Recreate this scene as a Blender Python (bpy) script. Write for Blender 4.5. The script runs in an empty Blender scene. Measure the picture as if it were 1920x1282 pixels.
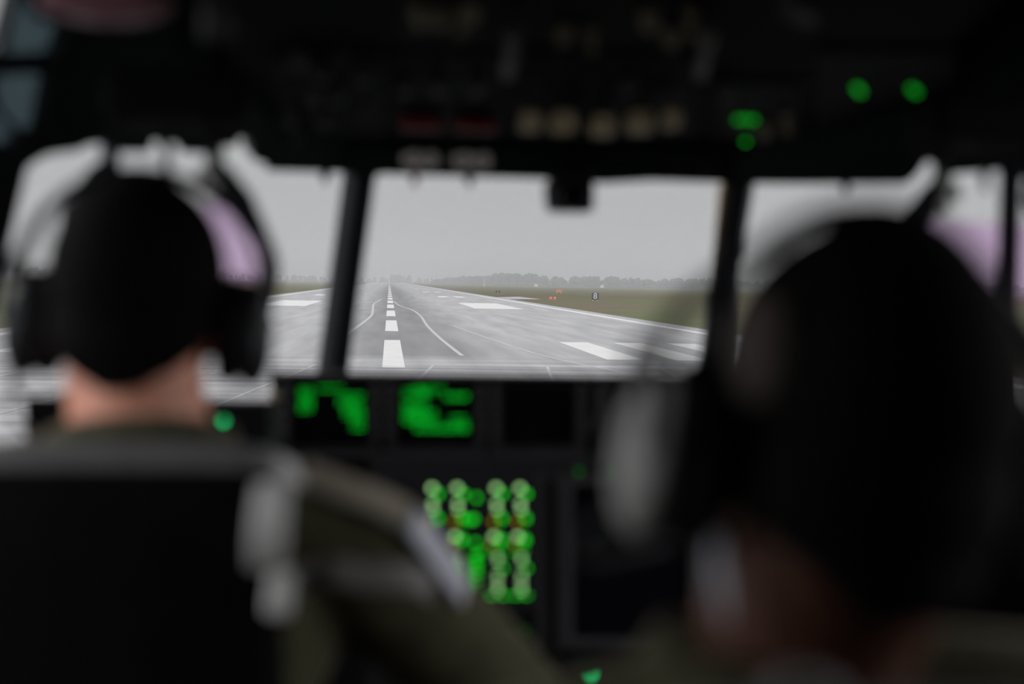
import bpy, bmesh, math, random
from mathutils import Vector, Matrix, noise
random.seed(7)
C = bpy.context.scene.collection
sc = bpy.context.scene

# ------------------------------------------------------------------ camera
F = 1920 * 50 / 36.0
ZC = 3.43                                   # lens height above the runway
CAM = Vector((-0.22, 0.0, ZC))
YAW = math.atan((960 - 728) / F)
PITCH = math.atan((641 - 529.8) / F)
ROLL = math.radians(0.95)
fwd = Vector((math.sin(YAW) * math.cos(PITCH), math.cos(YAW) * math.cos(PITCH), -math.sin(PITCH)))
r0 = Vector((math.cos(YAW), -math.sin(YAW), 0))
u0 = r0.cross(fwd)
rgt = (r0 * math.cos(ROLL) + u0 * math.sin(ROLL)).normalized()
upv = (u0 * math.cos(ROLL) - r0 * math.sin(ROLL)).normalized()
cam_d = bpy.data.cameras.new('camera')
cam_d.sensor_width = 36; cam_d.sensor_fit = 'HORIZONTAL'; cam_d.lens = 50
cam_d.clip_start = 0.02; cam_d.clip_end = 8000
cam_d.dof.use_dof = True
cam_d.dof.focus_distance = 220
cam_d.dof.aperture_fstop = 1.9
cam_d.dof.aperture_blades = 9
cam_o = bpy.data.objects.new('camera', cam_d); C.objects.link(cam_o)
cam_o.matrix_world = Matrix(((rgt.x, upv.x, -fwd.x, CAM.x), (rgt.y, upv.y, -fwd.y, CAM.y), (rgt.z, upv.z, -fwd.z, CAM.z), (0, 0, 0, 1)))
sc.camera = cam_o

# ------------------------------------------------------------------ sky and exposure
SKY_H, SKY_Z, FILL_GLOW = 0.455, 0.62, 9.0
w = bpy.data.worlds.new('overcast'); sc.world = w; w.use_nodes = True
nt = w.node_tree; nt.nodes.clear()
tc = nt.nodes.new('ShaderNodeTexCoord'); sx = nt.nodes.new('ShaderNodeSeparateXYZ')
rp = nt.nodes.new('ShaderNodeValToRGB'); bg = nt.nodes.new('ShaderNodeBackground'); ow = nt.nodes.new('ShaderNodeOutputWorld')
nt.links.new(tc.outputs['Generated'], sx.inputs[0]); nt.links.new(sx.outputs['Z'], rp.inputs[0])
nt.links.new(rp.outputs[0], bg.inputs[0]); nt.links.new(bg.outputs[0], ow.inputs[0])
e = rp.color_ramp.elements
e[0].position = 0.0; e[0].color = (SKY_H, SKY_H * 1.005, SKY_H * 1.03, 1)
e[1].position = 1.0; e[1].color = (SKY_Z, SKY_Z * 1.0, SKY_Z * 1.02, 1)
q = e.new(0.10); q.color = (0.485, 0.487, 0.50, 1)
q = e.new(0.25); q.color = (0.52, 0.522, 0.535, 1)
# sky brightened overhead, to the sides and behind, added to fill the cabin
dt = nt.nodes.new('ShaderNodeVectorMath'); dt.operation = 'DOT_PRODUCT'; dt.inputs[1].default_value = (-0.08, -1.0, 0.0)
nt.links.new(tc.outputs['Generated'], dt.inputs[0])
mr = nt.nodes.new('ShaderNodeMapRange'); mr.interpolation_type = 'SMOOTHSTEP'; mr.inputs['From Min'].default_value = -0.80; mr.inputs['From Max'].default_value = -0.05
mr.inputs['To Min'].default_value = 1.0; mr.inputs['To Max'].default_value = FILL_GLOW
nt.links.new(dt.outputs['Value'], mr.inputs['Value']); nt.links.new(mr.outputs[0], bg.inputs[1])
sc.view_settings.view_transform = 'Standard'; sc.view_settings.look = 'None'
sc.view_settings.exposure = 0.0; sc.view_settings.gamma = 1.0; sc.view_settings.use_curve_mapping = False
sc.cycles.use_denoising = True
sc.cycles.max_bounces = 8; sc.cycles.transparent_max_bounces = 24; sc.cycles.volume_bounces = 1
sc.cycles.sample_clamp_indirect = 4.0

# ------------------------------------------------------------------ pixel <-> place
def ray(px, py):
    return (fwd + rgt * ((px - 960) / F) + upv * ((641 - py) / F))
def P(px, py, Y):
    d = ray(px, py)
    return CAM + d * ((Y - CAM.y) / d.y)
class Plane:
    def __init__(s, a, b, c):
        s.o = Vector(a); s.n = (Vector(b) - s.o).cross(Vector(c) - s.o).normalized()
        if s.n.y > 0: s.n = -s.n            # normal towards the cabin
    def hit(s, px, py, off=0.0):
        d = ray(px, py)
        return CAM + d * ((s.o + s.n * off - CAM).dot(s.n) / d.dot(s.n))
    def y_at(s, X, Z):
        return s.o.y - ((X - s.o.x) * s.n.x + (Z - s.o.z) * s.n.z) / s.n.y
    def frame(s, xdir=Vector((1, 0, 0))):
        x = (xdir - s.n * xdir.dot(s.n)).normalized()
        return x, s.n.cross(x).normalized(), s.n

# ------------------------------------------------------------------ materials
def mat(name, col, rough=0.6, metal=0.0, spec=0.5, var=0.0, scale=20.0, bump=0.0, emit=None, estr=0.0, col2=None, sheen=0.0):
    m = bpy.data.materials.new(name); m.use_nodes = True
    n = m.node_tree.nodes; l = m.node_tree.links; b = n['Principled BSDF']
    b.inputs['Base Color'].default_value = (*col, 1); b.inputs['Roughness'].default_value = rough
    b.inputs['Metallic'].default_value = metal; b.inputs['Specular IOR Level'].default_value = spec
    if sheen:
        b.inputs['Sheen Weight'].default_value = sheen; b.inputs['Sheen Roughness'].default_value = .3; b.inputs['Sheen Tint'].default_value = (.95, .82, .6, 1)
    if emit:
        b.inputs['Emission Color'].default_value = (*emit, 1); b.inputs['Emission Strength'].default_value = estr
    if var or bump or col2:
        t = n.new('ShaderNodeTexCoord'); x = n.new('ShaderNodeTexNoise'); x.inputs['Scale'].default_value = scale; x.inputs['Detail'].default_value = 5
        l.new(t.outputs['Object'], x.inputs['Vector'])
        if var or col2:
            r = n.new('ShaderNodeValToRGB'); l.new(x.outputs['Fac'], r.inputs[0]); l.new(r.outputs[0], b.inputs['Base Color'])
            r.color_ramp.elements[0].position = 0.35; r.color_ramp.elements[1].position = 0.65
            c2 = col2 or tuple(c * (1 + var) for c in col)
            r.color_ramp.elements[0].color = (*[c * (1 - var) for c in col], 1); r.color_ramp.elements[1].color = (*c2, 1)
        if bump:
            bp = n.new('ShaderNodeBump'); bp.inputs['Strength'].default_value = bump; bp.inputs['Distance'].default_value = 0.01
            l.new(x.outputs['Fac'], bp.inputs['Height']); l.new(bp.outputs[0], b.inputs['Normal'])
    return m
def glass(name, tint, refl=0.06, gcol=(1, 1, 1), rough=0.02):
    m = bpy.data.materials.new(name); m.use_nodes = True
    n = m.node_tree.nodes; l = m.node_tree.links; n.clear()
    o = n.new('ShaderNodeOutputMaterial'); mx = n.new('ShaderNodeMixShader')
    t = n.new('ShaderNodeBsdfTransparent'); g = n.new('ShaderNodeBsdfGlossy')
    t.inputs[0].default_value = (*tint, 1); g.inputs[0].default_value = (*gcol, 1); g.inputs['Roughness'].default_value = rough
    mx.inputs[0].default_value = refl
    l.new(t.outputs[0], mx.inputs[1]); l.new(g.outputs[0], mx.inputs[2]); l.new(mx.outputs[0], o.inputs[0])
    return m
def stripes(name, c1, c2, scale):
    m = mat(name, c1, 0.5); n = m.node_tree.nodes; l = m.node_tree.links; b = n['Principled BSDF']
    t = n.new('ShaderNodeTexCoord'); wv = n.new('ShaderNodeTexWave'); wv.bands_direction = 'DIAGONAL'; wv.inputs['Scale'].default_value = scale
    r = n.new('ShaderNodeValToRGB'); r.color_ramp.interpolation = 'CONSTANT'
    r.color_ramp.elements[0].color = (*c1, 1); r.color_ramp.elements[1].color = (*c2, 1); r.color_ramp.elements[1].position = 0.5
    l.new(t.outputs['Object'], wv.inputs[0]); l.new(wv.outputs['Fac'], r.inputs[0]); l.new(r.outputs[0], b.inputs['Base Color'])
    return m
M = {}
M['black'] = mat('black_paint', (0.0018, 0.002, 0.0025), 0.75, spec=0.08, var=0.25, scale=9)
M['frame'] = mat('window_frame_paint', (0.006, 0.0075, 0.010), 0.6, spec=0.2, var=0.2, scale=7)
M['panel'] = mat('instrument_panel_paint', (0.003, 0.003, 0.004), 0.7, spec=0.1, var=0.2, scale=14)
M['bezel'] = mat('bezel_plastic', (0.006, 0.006, 0.0075), 0.5, spec=0.3, var=0.2, scale=30)
M['screen'] = mat('dark_screen', (0.002, 0.002, 0.003), 0.12, spec=0.3)
M['knob'] = mat('grey_knob', (0.035, 0.035, 0.035), 0.5, spec=0.3, var=0.15, scale=40)
M['tanknob'] = mat('tan_knob', (0.20, 0.17, 0.12), 0.5, spec=0.3, var=0.15, scale=40)
M['dial'] = mat('ivory_dial', (0.86, 0.84, 0.78), 0.5, var=0.05, scale=30)
M['red'] = mat('red_paint', (0.17, 0.006, 0.009), 0.5, var=0.1, scale=30)
M['hazard'] = stripes('hazard_stripes', (0.82, 0.66, 0.40), (0.05, 0.045, 0.035), 55)
M['green'] = mat('green_symbols', (0.0, 0.02, 0.0), 0.4, emit=(0.0, 1.0, 0.04), estr=0.9)
M['greendim'] = mat('green_lamp', (0.0, 0.02, 0.0), 0.4, emit=(0.0, 1.0, 0.03), estr=0.45)
M['greenfaint'] = mat('faint_green_lamp', (0.0, 0.02, 0.0), 0.4, emit=(0.0, 1.0, 0.05), estr=0.10)
M['teal'] = mat('emerald_lamp', (0.0, 0.02, 0.01), 0.4, emit=(0.0, 1.0, 0.26), estr=1.9)
M['palekey'] = mat('pale_lit_key', (0.1, 0.12, 0.08), 0.4, emit=(0.45, 0.90, 0.33), estr=1.7)
M['greenkey'] = mat('green_lit_key', (0.0, 0.03, 0.0), 0.4, emit=(0.0, 1.0, 0.01), estr=1.25)
M['amber'] = mat('amber_lit_key', (0.05, 0.03, 0.0), 0.4, emit=(0.55, 0.35, 0.0), estr=1.0)
M['glass'] = glass('windshield_glass', (0.985, 0.985, 0.985), 0.03)
M['tint'] = glass('blue_tinted_glass', (0.27, 0.325, 0.345), 0.03)
M['seal'] = glass('amber_edge_sealant', (0.74, 0.62, 0.46), 0.02)
M['pink'] = glass('pink_coated_glass', (0.975, 0.84, 0.99), 0.02, (0.9, 0.6, 0.85))
M['lens'] = mat('pink_coated_lens', (0.33, 0.14, 0.18), 0.35, spec=0.5)
M['hair'] = mat('short_black_hair', (0.0030, 0.0026, 0.0024), 0.8, spec=0.06, var=0.4, scale=160, bump=0.4)
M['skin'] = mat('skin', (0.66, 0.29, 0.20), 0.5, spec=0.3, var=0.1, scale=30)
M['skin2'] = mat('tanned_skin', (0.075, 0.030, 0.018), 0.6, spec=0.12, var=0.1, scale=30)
M['eye'] = mat('eye_white', (0.7, 0.68, 0.65), 0.2)
M['iris'] = mat('brown_iris', (0.05, 0.025, 0.01), 0.2)
M['suit'] = mat('olive_flight_suit', (0.050, 0.048, 0.028), 0.9, spec=0.08, var=0.18, scale=25, bump=0.5, sheen=0.35)
M['paleblue'] = mat('pale_bluish_grey', (0.45, 0.46, 0.52), 0.8, var=0.1, scale=60)
M['seat'] = mat('charcoal_seat_fabric', (0.003, 0.003, 0.0032), 0.9, spec=0.06, var=0.2, scale=30, bump=0.3)
M['tan'] = mat('painted_rim_tan', (0.30, 0.265, 0.21), 0.8, var=0.1, scale=60)
M['temple'] = mat('painted_temple_brown', (0.085, 0.070, 0.064), 0.95, spec=0.05, var=0.1, scale=60)
M['lit_top'] = mat('painted_seat_highlight', (0.13, 0.13, 0.133), 0.6, spec=0.3, var=0.1, scale=40)
M['strap'] = mat('pale_grey_webbing', (0.60, 0.60, 0.585), 0.8, var=0.08, scale=80, bump=0.2)
M['dstrap'] = mat('dull_grey_webbing', (0.16, 0.15, 0.145), 0.8, var=0.1, scale=80, bump=0.2)
M['cup'] = mat('grey_ear_cup', (0.30, 0.30, 0.29), 0.5, spec=0.3, var=0.05, scale=20)
M['cupblack'] = mat('black_ear_cup', (0.012, 0.014, 0.017), 0.45, spec=0.3)
M['foam'] = mat('black_foam', (0.012, 0.012, 0.012), 0.95, spec=0.05)
M['metal'] = mat('steel', (0.35, 0.35, 0.36), 0.35, metal=1.0)
M['boot'] = mat('boot_leather', (0.03, 0.022, 0.015), 0.6)
M['grip'] = mat('control_grip', (0.02, 0.02, 0.02), 0.5)
M['signblack'] = mat('sign_black', (0.010, 0.012, 0.015), 0.5)
M['signwhite'] = mat('sign_white', (0.20, 0.20, 0.20), 0.6)
M['orange'] = mat('orange_paint', (0.22, 0.07, 0.025), 0.6, var=0.05, scale=2)
M['redlamp'] = mat('red_airfield_lamp', (0.3, 0.02, 0.01), 0.3, emit=(1.0, 0.13, 0.07), estr=0.75)
M['yellowmast'] = mat('pale_yellow_mast', (0.22, 0.18, 0.11), 0.6)
M['hut'] = mat('white_hut_wall', (0.26, 0.26, 0.25), 0.7)
M['tree'] = mat('tree_foliage', (0.016, 0.026, 0.018), 0.9, spec=0.1, var=0.3, scale=0.12)
M['trunk'] = mat('tree_bark', (0.06, 0.05, 0.04), 0.9)
M['bulk'] = mat('cabin_lining', (0.003, 0.003, 0.0035), 0.85, spec=0.1, var=0.2, scale=4)
M['paint'] = mat('runway_paint', (0.185, 0.185, 0.182), 0.7, var=0.06, scale=0.8)
M['tar'] = mat('pale_seam', (0.124, 0.124, 0.126), 0.8, var=0.08, scale=1.0)

# ------------------------------------------------------------------ mesh helpers
BASE = {}
def tag(o, label=None, cat=None, group=None, kind=None):
    if label: o['label'] = label
    if cat: o['category'] = cat
    if group: o['group'] = group
    if kind: o['kind'] = kind
    return o
def thing(name, loc, label, cat, group=None, kind=None):
    o = bpy.data.objects.new(name, None); C.objects.link(o); o.location = loc; o.empty_display_size = 0.05
    BASE[o.name] = Vector(loc)
    return tag(o, label, cat, group, kind)
def link(name, me, mats, parent=None, smooth=False):
    base = BASE.get(parent.name, Vector()) if parent else Vector()
    o = bpy.data.objects.new(name, me); C.objects.link(o)
    if parent:
        o.parent = parent; me.transform(Matrix.Translation(-base)); BASE[o.name] = base
    for m in (mats if isinstance(mats, (list, tuple)) else [mats]): me.materials.append(m)
    if smooth:
        for p in me.polygons: p.use_smooth = True
    return o
def basis(d, hint=Vector((0, 0, 1))):
    z = Vector(d).normalized(); h = hint if abs(z.dot(hint)) < 0.97 else Vector((0, 1, 0))
    x = h.cross(z).normalized(); y = z.cross(x)
    return x, y, z
class MB:
    def __init__(s): s.b = bmesh.new(); s.mi = 0
    def face(s, pts):
        try:
            f = s.b.faces.new([s.b.verts.new(p) for p in pts]); f.material_index = s.mi; return f
        except ValueError: pass
    def rings(s, rs, cap=True, closed=True):
        V = [[s.b.verts.new(p) for p in r] for r in rs]; n = len(rs[0])
        for a, b in zip(V, V[1:]):
            for i in range(n if closed else n - 1):
                f = s.b.faces.new((a[i], a[(i + 1) % n], b[(i + 1) % n], b[i])); f.material_index = s.mi
        if cap:
            for r in (V[0][::-1], V[-1]):
                f = s.b.faces.new(r); f.material_index = s.mi
        return s
    def box(s, c, size, R=None, bev=0.0):
        c = Vector(c); hx, hy, hz = [v / 2 for v in size]; R = R or Matrix.Identity(3)
        if bev > 0:
            pr = lambda z, k: [c + R @ Vector(p + (z,)) for p in _rr(hx - k, hy - k, max(bev - k, 0.0003))]
            return s.rings([pr(-hz, bev * .7), pr(-hz + bev * .3, bev * .2), pr(-hz + bev, 0), pr(hz - bev, 0), pr(hz - bev * .3, bev * .2), pr(hz, bev * .7)])
        P8 = lambda z: [c + R @ Vector((x, y, z)) for x, y in ((-hx, -hy), (hx, -hy), (hx, hy), (-hx, hy))]
        return s.rings([P8(-hz), P8(hz)])
    def cyl(s, p0, p1, ra, rb=None, seg=20):
        p0, p1 = Vector(p0), Vector(p1); rb = ra if rb is None else rb
        x, y, _ = basis(p1 - p0)
        cs = [(math.cos(2 * math.pi * i / seg), math.sin(2 * math.pi * i / seg)) for i in range(seg)]
        return s.rings([[p0 + (x * a + y * b) * ra for a, b in cs], [p1 + (x * a + y * b) * rb for a, b in cs]])
    def ell(s, c, r, R=None, u=20, v=12, f=None):
        c = Vector(c); R = R or Matrix.Identity(3); rs = []
        for j in range(1, v):
            t = math.pi * j / v; row = []
            for i in range(u):
                a = 2 * math.pi * i / u
                q = Vector((r[0] * math.sin(t) * math.cos(a), r[1] * math.sin(t) * math.sin(a), -r[2] * math.cos(t)))
                row.append(c + R @ (f(q) if f else q))
            rs.append(row)
        return s.rings(rs)
    def capsule(s, p0, ra, p1, rb, seg=16):
        p0, p1 = Vector(p0), Vector(p1); x, y, z = basis(p1 - p0); rs = []
        cs = [(math.cos(2 * math.pi * i / seg), math.sin(2 * math.pi * i / seg)) for i in range(seg)]
        for k in range(6):
            t = math.pi / 2 * (1 - (k + .35) / 5.35); rs.append([p0 - z * ra * math.sin(t) + (x * a + y * b) * ra * math.cos(t) for a, b in cs])
        for k in range(6):
            t = math.pi / 2 * k / 5.35; rs.append([p1 + z * rb * math.sin(t) + (x * a + y * b) * rb * math.cos(t) for a, b in cs])
        return s.rings(rs)
    def tube(s, pts, r, seg=12, flat=None, hint=Vector((0, 0, 1))):
        pts = [Vector(p) for p in pts]; rs = []; n = len(pts)
        rr = r if isinstance(r, (list, tuple)) else [r] * n
        px = None
        for i, p in enumerate(pts):
            d = (pts[min(i + 1, n - 1)] - pts[max(i - 1, 0)]).normalized()
            if px is None: x, y, _ = basis(d, hint)
            else:
                x = (px - d * px.dot(d)).normalized(); y = d.cross(x)
            px = x
            k = flat if flat else 1.0
            rs.append([p + x * (rr[i] * math.cos(2 * math.pi * j / seg)) + y * (rr[i] * k * math.sin(2 * math.pi * j / seg)) for j in range(seg)])
        return s.rings(rs)
    def strap(s, pts, width, th, side):
        pts = [Vector(p) for p in pts]; rs = []; n = len(pts); side = Vector(side).normalized()
        for i, p in enumerate(pts):
            d = (pts[min(i + 1, n - 1)] - pts[max(i - 1, 0)]).normalized()
            a = (side - d * side.dot(d)).normalized(); nn = d.cross(a)
            wi = width[i] if isinstance(width, list) else width
            rs.append([p + a * (sx * wi / 2) + nn * (sy * th / 2) for sx, sy in ((-1, -.5), (-.9, -1), (.9, -1), (1, -.5), (1, .5), (.9, 1), (-.9, 1), (-1, .5))])
        return s.rings(rs)
    def prism(s, a, b): return s.rings([a, b])
    def mesh(s, name):
        bmesh.ops.recalc_face_normals(s.b, faces=s.b.faces)
        me = bpy.data.meshes.new(name); s.b.to_mesh(me); s.b.free(); return me
    def build(s, name, m, parent=None, smooth=False): return link(name, s.mesh(name), m, parent, smooth)
    def remesh(s, name, m, parent=None, voxel=0.006, smooth=5, cut=None, solid=0.0):
        me = s.mesh(name + '_raw'); o = bpy.data.objects.new('tmp', me); C.objects.link(o)
        md = o.modifiers.new('r', 'REMESH'); md.mode = 'VOXEL'; md.voxel_size = voxel; md.adaptivity = 0
        if smooth:
            sm = o.modifiers.new('s', 'SMOOTH'); sm.iterations = smooth; sm.factor = 0.5
        dg = bpy.context.evaluated_depsgraph_get(); res = bpy.data.meshes.new_from_object(o.evaluated_get(dg))
        bpy.data.objects.remove(o); bpy.data.meshes.remove(me)
        res.name = name; res.materials.clear()
        if cut:
            b = bmesh.new(); b.from_mesh(res)
            bmesh.ops.delete(b, geom=[v for v in b.verts if cut(v.co)], context='VERTS')
            for _ in range(12):
                bmesh.ops.smooth_vert(b, verts=[v for v in b.verts if v.is_boundary], factor=.5, use_axis_x=True, use_axis_y=True, use_axis_z=True)
            b.to_mesh(res); b.free()
        ob = link(name, res, m, parent, True)
        if solid:
            md = ob.modifiers.new('t', 'SOLIDIFY'); md.thickness = solid; md.offset = -1
        return ob
def _rr(hx, hy, r, n=4):
    r = max(min(r, hx * .99, hy * .99), 1e-5); out = []
    for cx, cy, a0 in ((hx - r, hy - r, 0), (-hx + r, hy - r, 90), (-hx + r, -hy + r, 180), (hx - r, -hy + r, 270)):
        for k in range(n + 1):
            a = math.radians(a0 + 90 * k / n); out.append((cx + r * math.cos(a), cy + r * math.sin(a)))
    return out
def rot(x=0, y=0, z=0):
    return Matrix.Rotation(math.radians(z), 3, 'Z') @ Matrix.Rotation(math.radians(y), 3, 'Y') @ Matrix.Rotation(math.radians(x), 3, 'X')
def smoothpath(pts, n=8):
    pts = [Vector(p) for p in pts]; out = []
    for i in range(len(pts) - 1):
        a, b, c, d = pts[max(i - 1, 0)], pts[i], pts[i + 1], pts[min(i + 2, len(pts) - 1)]
        for k in range(n):
            t = k / n
            out.append(0.5 * ((2 * b) + (c - a) * t + (2 * a - 5 * b + 4 * c - d) * t * t + (3 * b - a - 3 * c + d) * t ** 3))
    out.append(pts[-1]); return out
def round_poly(p2, r):
    out = []; n = len(p2)
    for i in range(n):
        a, b, c = Vector(p2[i - 1]), Vector(p2[i]), Vector(p2[(i + 1) % n])
        d1, d2 = (a - b), (c - b); k = min(r, d1.length * .45, d2.length * .45)
        if k < 1e-5: out.append(b); continue
        s_, e_ = b + d1.normalized() * k, b + d2.normalized() * k
        for t in (0, .25, .5, .75, 1): out.append((1 - t) ** 2 * s_ + 2 * t * (1 - t) * b + t * t * e_)
    return out
def plate(name, plane, outer, holes, th, m, parent=None, r=0.0, rh=0.02, off=0.0):
    """A flat plate with rounded openings; outer and holes are world points on the plane; it grows outwards (away from the cabin)."""
    x, y, n = plane.frame()
    to2 = lambda p: Vector(((Vector(p) - plane.o).dot(x), (Vector(p) - plane.o).dot(y)))
    cu = bpy.data.curves.new('tmp', 'CURVE'); cu.dimensions = '2D'; cu.fill_mode = 'BOTH'; cu.extrude = th / 2
    for poly, rad in [(outer, r)] + [(h, rh) for h in holes]:
        p2 = [to2(p) for p in poly]
        p2 = round_poly(p2, rad) if rad else p2
        sp = cu.splines.new('POLY'); sp.points.add(len(p2) - 1)
        for q_, v in zip(sp.points, p2): q_.co = (v.x, v.y, 0, 1)
        sp.use_cyclic_u = True
    o = bpy.data.objects.new('tmp', cu); C.objects.link(o)
    dg = bpy.context.evaluated_depsgraph_get(); me = bpy.data.meshes.new_from_object(o.evaluated_get(dg))
    bpy.data.objects.remove(o); bpy.data.curves.remove(cu)
    me.name = name; me.materials.clear()
    oo = plane.o - n * (th / 2) + n * off
    me.transform(Matrix(((x.x, y.x, n.x, oo.x), (x.y, y.y, n.y, oo.y), (x.z, y.z, n.z, oo.z), (0, 0, 0, 1))))
    return link(name, me, m, parent)
def struct(o): o['kind'] = 'structure'; return o

# ------------------------------------------------------------------ ground outside
def grass_mat():
    m = mat('airfield_grass', (0.2, 0.19, 0.12), 0.95, spec=0.05)
    n = m.node_tree.nodes; l = m.node_tree.links; b = n['Principled BSDF']
    t = n.new('ShaderNodeTexCoord'); mp = n.new('ShaderNodeMapping'); mp.inputs['Scale'].default_value = (0.022, 0.010, 1)
    a = n.new('ShaderNodeTexNoise'); a.inputs['Scale'].default_value = 2.2; a.inputs['Detail'].default_value = 8; a.inputs['Roughness'].default_value = .6
    r = n.new('ShaderNodeValToRGB'); els = r.color_ramp.elements
    els[0].position = .40; els[0].color = (0.058, 0.044, 0.035, 1); els[1].position = .60; els[1].color = (0.044, 0.056, 0.024, 1)
    k = els.new(.5); k.color = (0.050, 0.047, 0.029, 1)
    f = n.new('ShaderNodeTexNoise'); f.inputs['Scale'].default_value = 0.22; f.inputs['Detail'].default_value = 9; f.inputs['Roughness'].default_value = .7
    mx = n.new('ShaderNodeMix'); mx.data_type = 'RGBA'; mx.blend_type = 'MULTIPLY'; mx.inputs[0].default_value = .55
    l.new(t.outputs['Object'], mp.inputs[0]); l.new(mp.outputs[0], a.inputs[0]); l.new(a.outputs['Fac'], r.inputs[0])
    l.new(t.outputs['Object'], f.inputs[0]); l.new(r.outputs[0], mx.inputs[6]); l.new(f.outputs['Color'], mx.inputs[7])
    g = n.new('ShaderNodeMix'); g.data_type = 'RGBA'; g.blend_type = 'ADD'; g.inputs[0].default_value = 1
    l.new(mx.outputs[2], g.inputs[6]); g.inputs[7].default_value = (0.009, 0.0085, 0.006, 1)
    l.new(g.outputs[2], b.inputs['Base Color'])
    return m
def runway_mat():
    m = mat('runway_asphalt', (0.4, 0.4, 0.4), 0.8, spec=0.25)
    n = m.node_tree.nodes; l = m.node_tree.links; b = n['Principled BSDF']
    t = n.new('ShaderNodeTexCoord'); sp = n.new('ShaderNodeSeparateXYZ'); l.new(t.outputs['Object'], sp.inputs[0])
    mp = n.new('ShaderNodeMapping'); mp.inputs['Scale'].default_value = (0.75, 0.05, 1); l.new(t.outputs['Object'], mp.inputs[0])
    a = n.new('ShaderNodeTexNoise'); a.inputs['Scale'].default_value = 1.0; a.inputs['Detail'].default_value = 7; l.new(mp.outputs[0], a.inputs[0])
    # wear of the wheels along the middle strip
    ab = n.new('ShaderNodeMath'); ab.operation = 'ABSOLUTE'
    sh = n.new('ShaderNodeMath'); sh.operation = 'SUBTRACT'; sh.inputs[1].default_value = 0.9; l.new(sp.outputs['X'], sh.inputs[0]); l.new(sh.outputs[0], ab.inputs[0])
    rr = n.new('ShaderNodeMapRange'); rr.inputs['From Min'].default_value = 1.6; rr.inputs['From Max'].default_value = 6.0; rr.inputs['To Min'].default_value = .062; rr.inputs['To Max'].default_value = .112
    l.new(ab.outputs[0], rr.inputs['Value'])
    # nearer slab of lighter, streakier asphalt
    ny = n.new('ShaderNodeMapRange'); ny.inputs['From Min'].default_value = 62; ny.inputs['From Max'].default_value = 66; ny.inputs['To Min'].default_value = 1.0; ny.inputs['To Max'].default_value = 0.0
    l.new(sp.outputs['Y'], ny.inputs['Value'])
    mp2 = n.new('ShaderNodeMapping'); mp2.inputs['Scale'].default_value = (0.05, 0.9, 1); l.new(t.outputs['Object'], mp2.inputs[0])
    a2 = n.new('ShaderNodeTexNoise'); a2.inputs['Scale'].default_value = 1.0; a2.inputs['Detail'].default_value = 6; l.new(mp2.outputs[0], a2.inputs[0])
    s2 = n.new('ShaderNodeMapRange'); s2.inputs['From Min'].default_value = .35; s2.inputs['From Max'].default_value = .65; s2.inputs['To Min'].default_value = .074; s2.inputs['To Max'].default_value = .130; l.new(a2.outputs['Fac'], s2.inputs['Value'])
    mixv = n.new('ShaderNodeMix'); mixv.data_type = 'FLOAT'; l.new(ny.outputs[0], mixv.inputs[0]); l.new(rr.outputs[0], mixv.inputs[2]); l.new(s2.outputs[0], mixv.inputs[3])
    s1 = n.new('ShaderNodeMapRange'); s1.inputs['From Min'].default_value = .3; s1.inputs['From Max'].default_value = .7; s1.inputs['To Min'].default_value = .80; s1.inputs['To Max'].default_value = 1.16; l.new(a.outputs['Fac'], s1.inputs['Value'])
    mu = n.new('ShaderNodeMath'); mu.operation = 'MULTIPLY'; l.new(mixv.outputs[0], mu.inputs[0]); l.new(s1.outputs[0], mu.inputs[1])
    cb = n.new('ShaderNodeCombineColor'); bl = n.new('ShaderNodeMath'); bl.operation = 'MULTIPLY'; bl.inputs[1].default_value = 1.02; l.new(mu.outputs[0], bl.inputs[0])
    l.new(mu.outputs[0], cb.inputs[0]); l.new(mu.outputs[0], cb.inputs[1]); l.new(bl.outputs[0], cb.inputs[2]); l.new(cb.outputs[0], b.inputs['Base Color'])
    return m
g = MB(); g.box((0, 1500, -0.55), (5200, 4000, 1.0)); struct(g.build('grass_field', grass_mat()))
g = MB(); g.box((0, 1150, -0.15), (49.4, 2700, 0.3))
g.prism([Vector((24.6, 296, -.02)), Vector((24.6, 330, -.02)), Vector((32, 352, -.02)), Vector((32, 300, -.02))], [Vector((24.6, 296, -.01)), Vector((24.6, 330, -.01)), Vector((32, 352, -.01)), Vector((32, 300, -.01))])
g.mi = 1
def mark(x0, x1, y0, y1, z=0.012): g.box(((x0 + x1) / 2, (y0 + y1) / 2, z / 2), (x1 - x0, y1 - y0, z))
y = 15.6
while y < 2400: mark(-0.45, 0.45, y, y + 26.0); y += 40.7
for s in (-1, 1):
    mark(*sorted((s * 21.9, s * 22.8)), 0, 2450)
    mark(*sorted((s * 10.9, s * 17.2)), 184, 231)
    for x0 in (9.7, 12.9, 16.1): mark(*sorted((s * x0, s * (x0 + 1.7))), 64, 82.5)
    for yy in (310, 455, 610, 760):
        for x0 in (10.8, 14.5): mark(*sorted((s * x0, s * (x0 + 2.1))), yy, yy + 22)
g.mi = 2
def seam(pts, wd):
    pts = smoothpath([Vector((a, b, 0.006)) for a, b in pts], 6)
    g.strap(pts, wd, 0.006, (1, 0, 0))
seam([(3.2, 66), (2.9, 85), (2.75, 110), (2.9, 140), (2.5, 170), (1.2, 200), (.6, 240)], 0.22)
seam([(-3.0, 85), (-2.4, 110), (-1.9, 140), (-2.1, 170), (-2.4, 210), (-1.6, 260)], 0.25)
seam([(9.5, 52), (7.4, 64), (6.2, 80), (4.8, 110)], 0.16)
for k in range(9):
    x = -20 + 4.7 * k; seam([(x + random.uniform(-.3, .3), 26), (x + 1.2, 40), (x + 2.8, 58)], 0.12)
struct(g.build('runway', [runway_mat(), M['paint'], M['tar']]))

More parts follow.
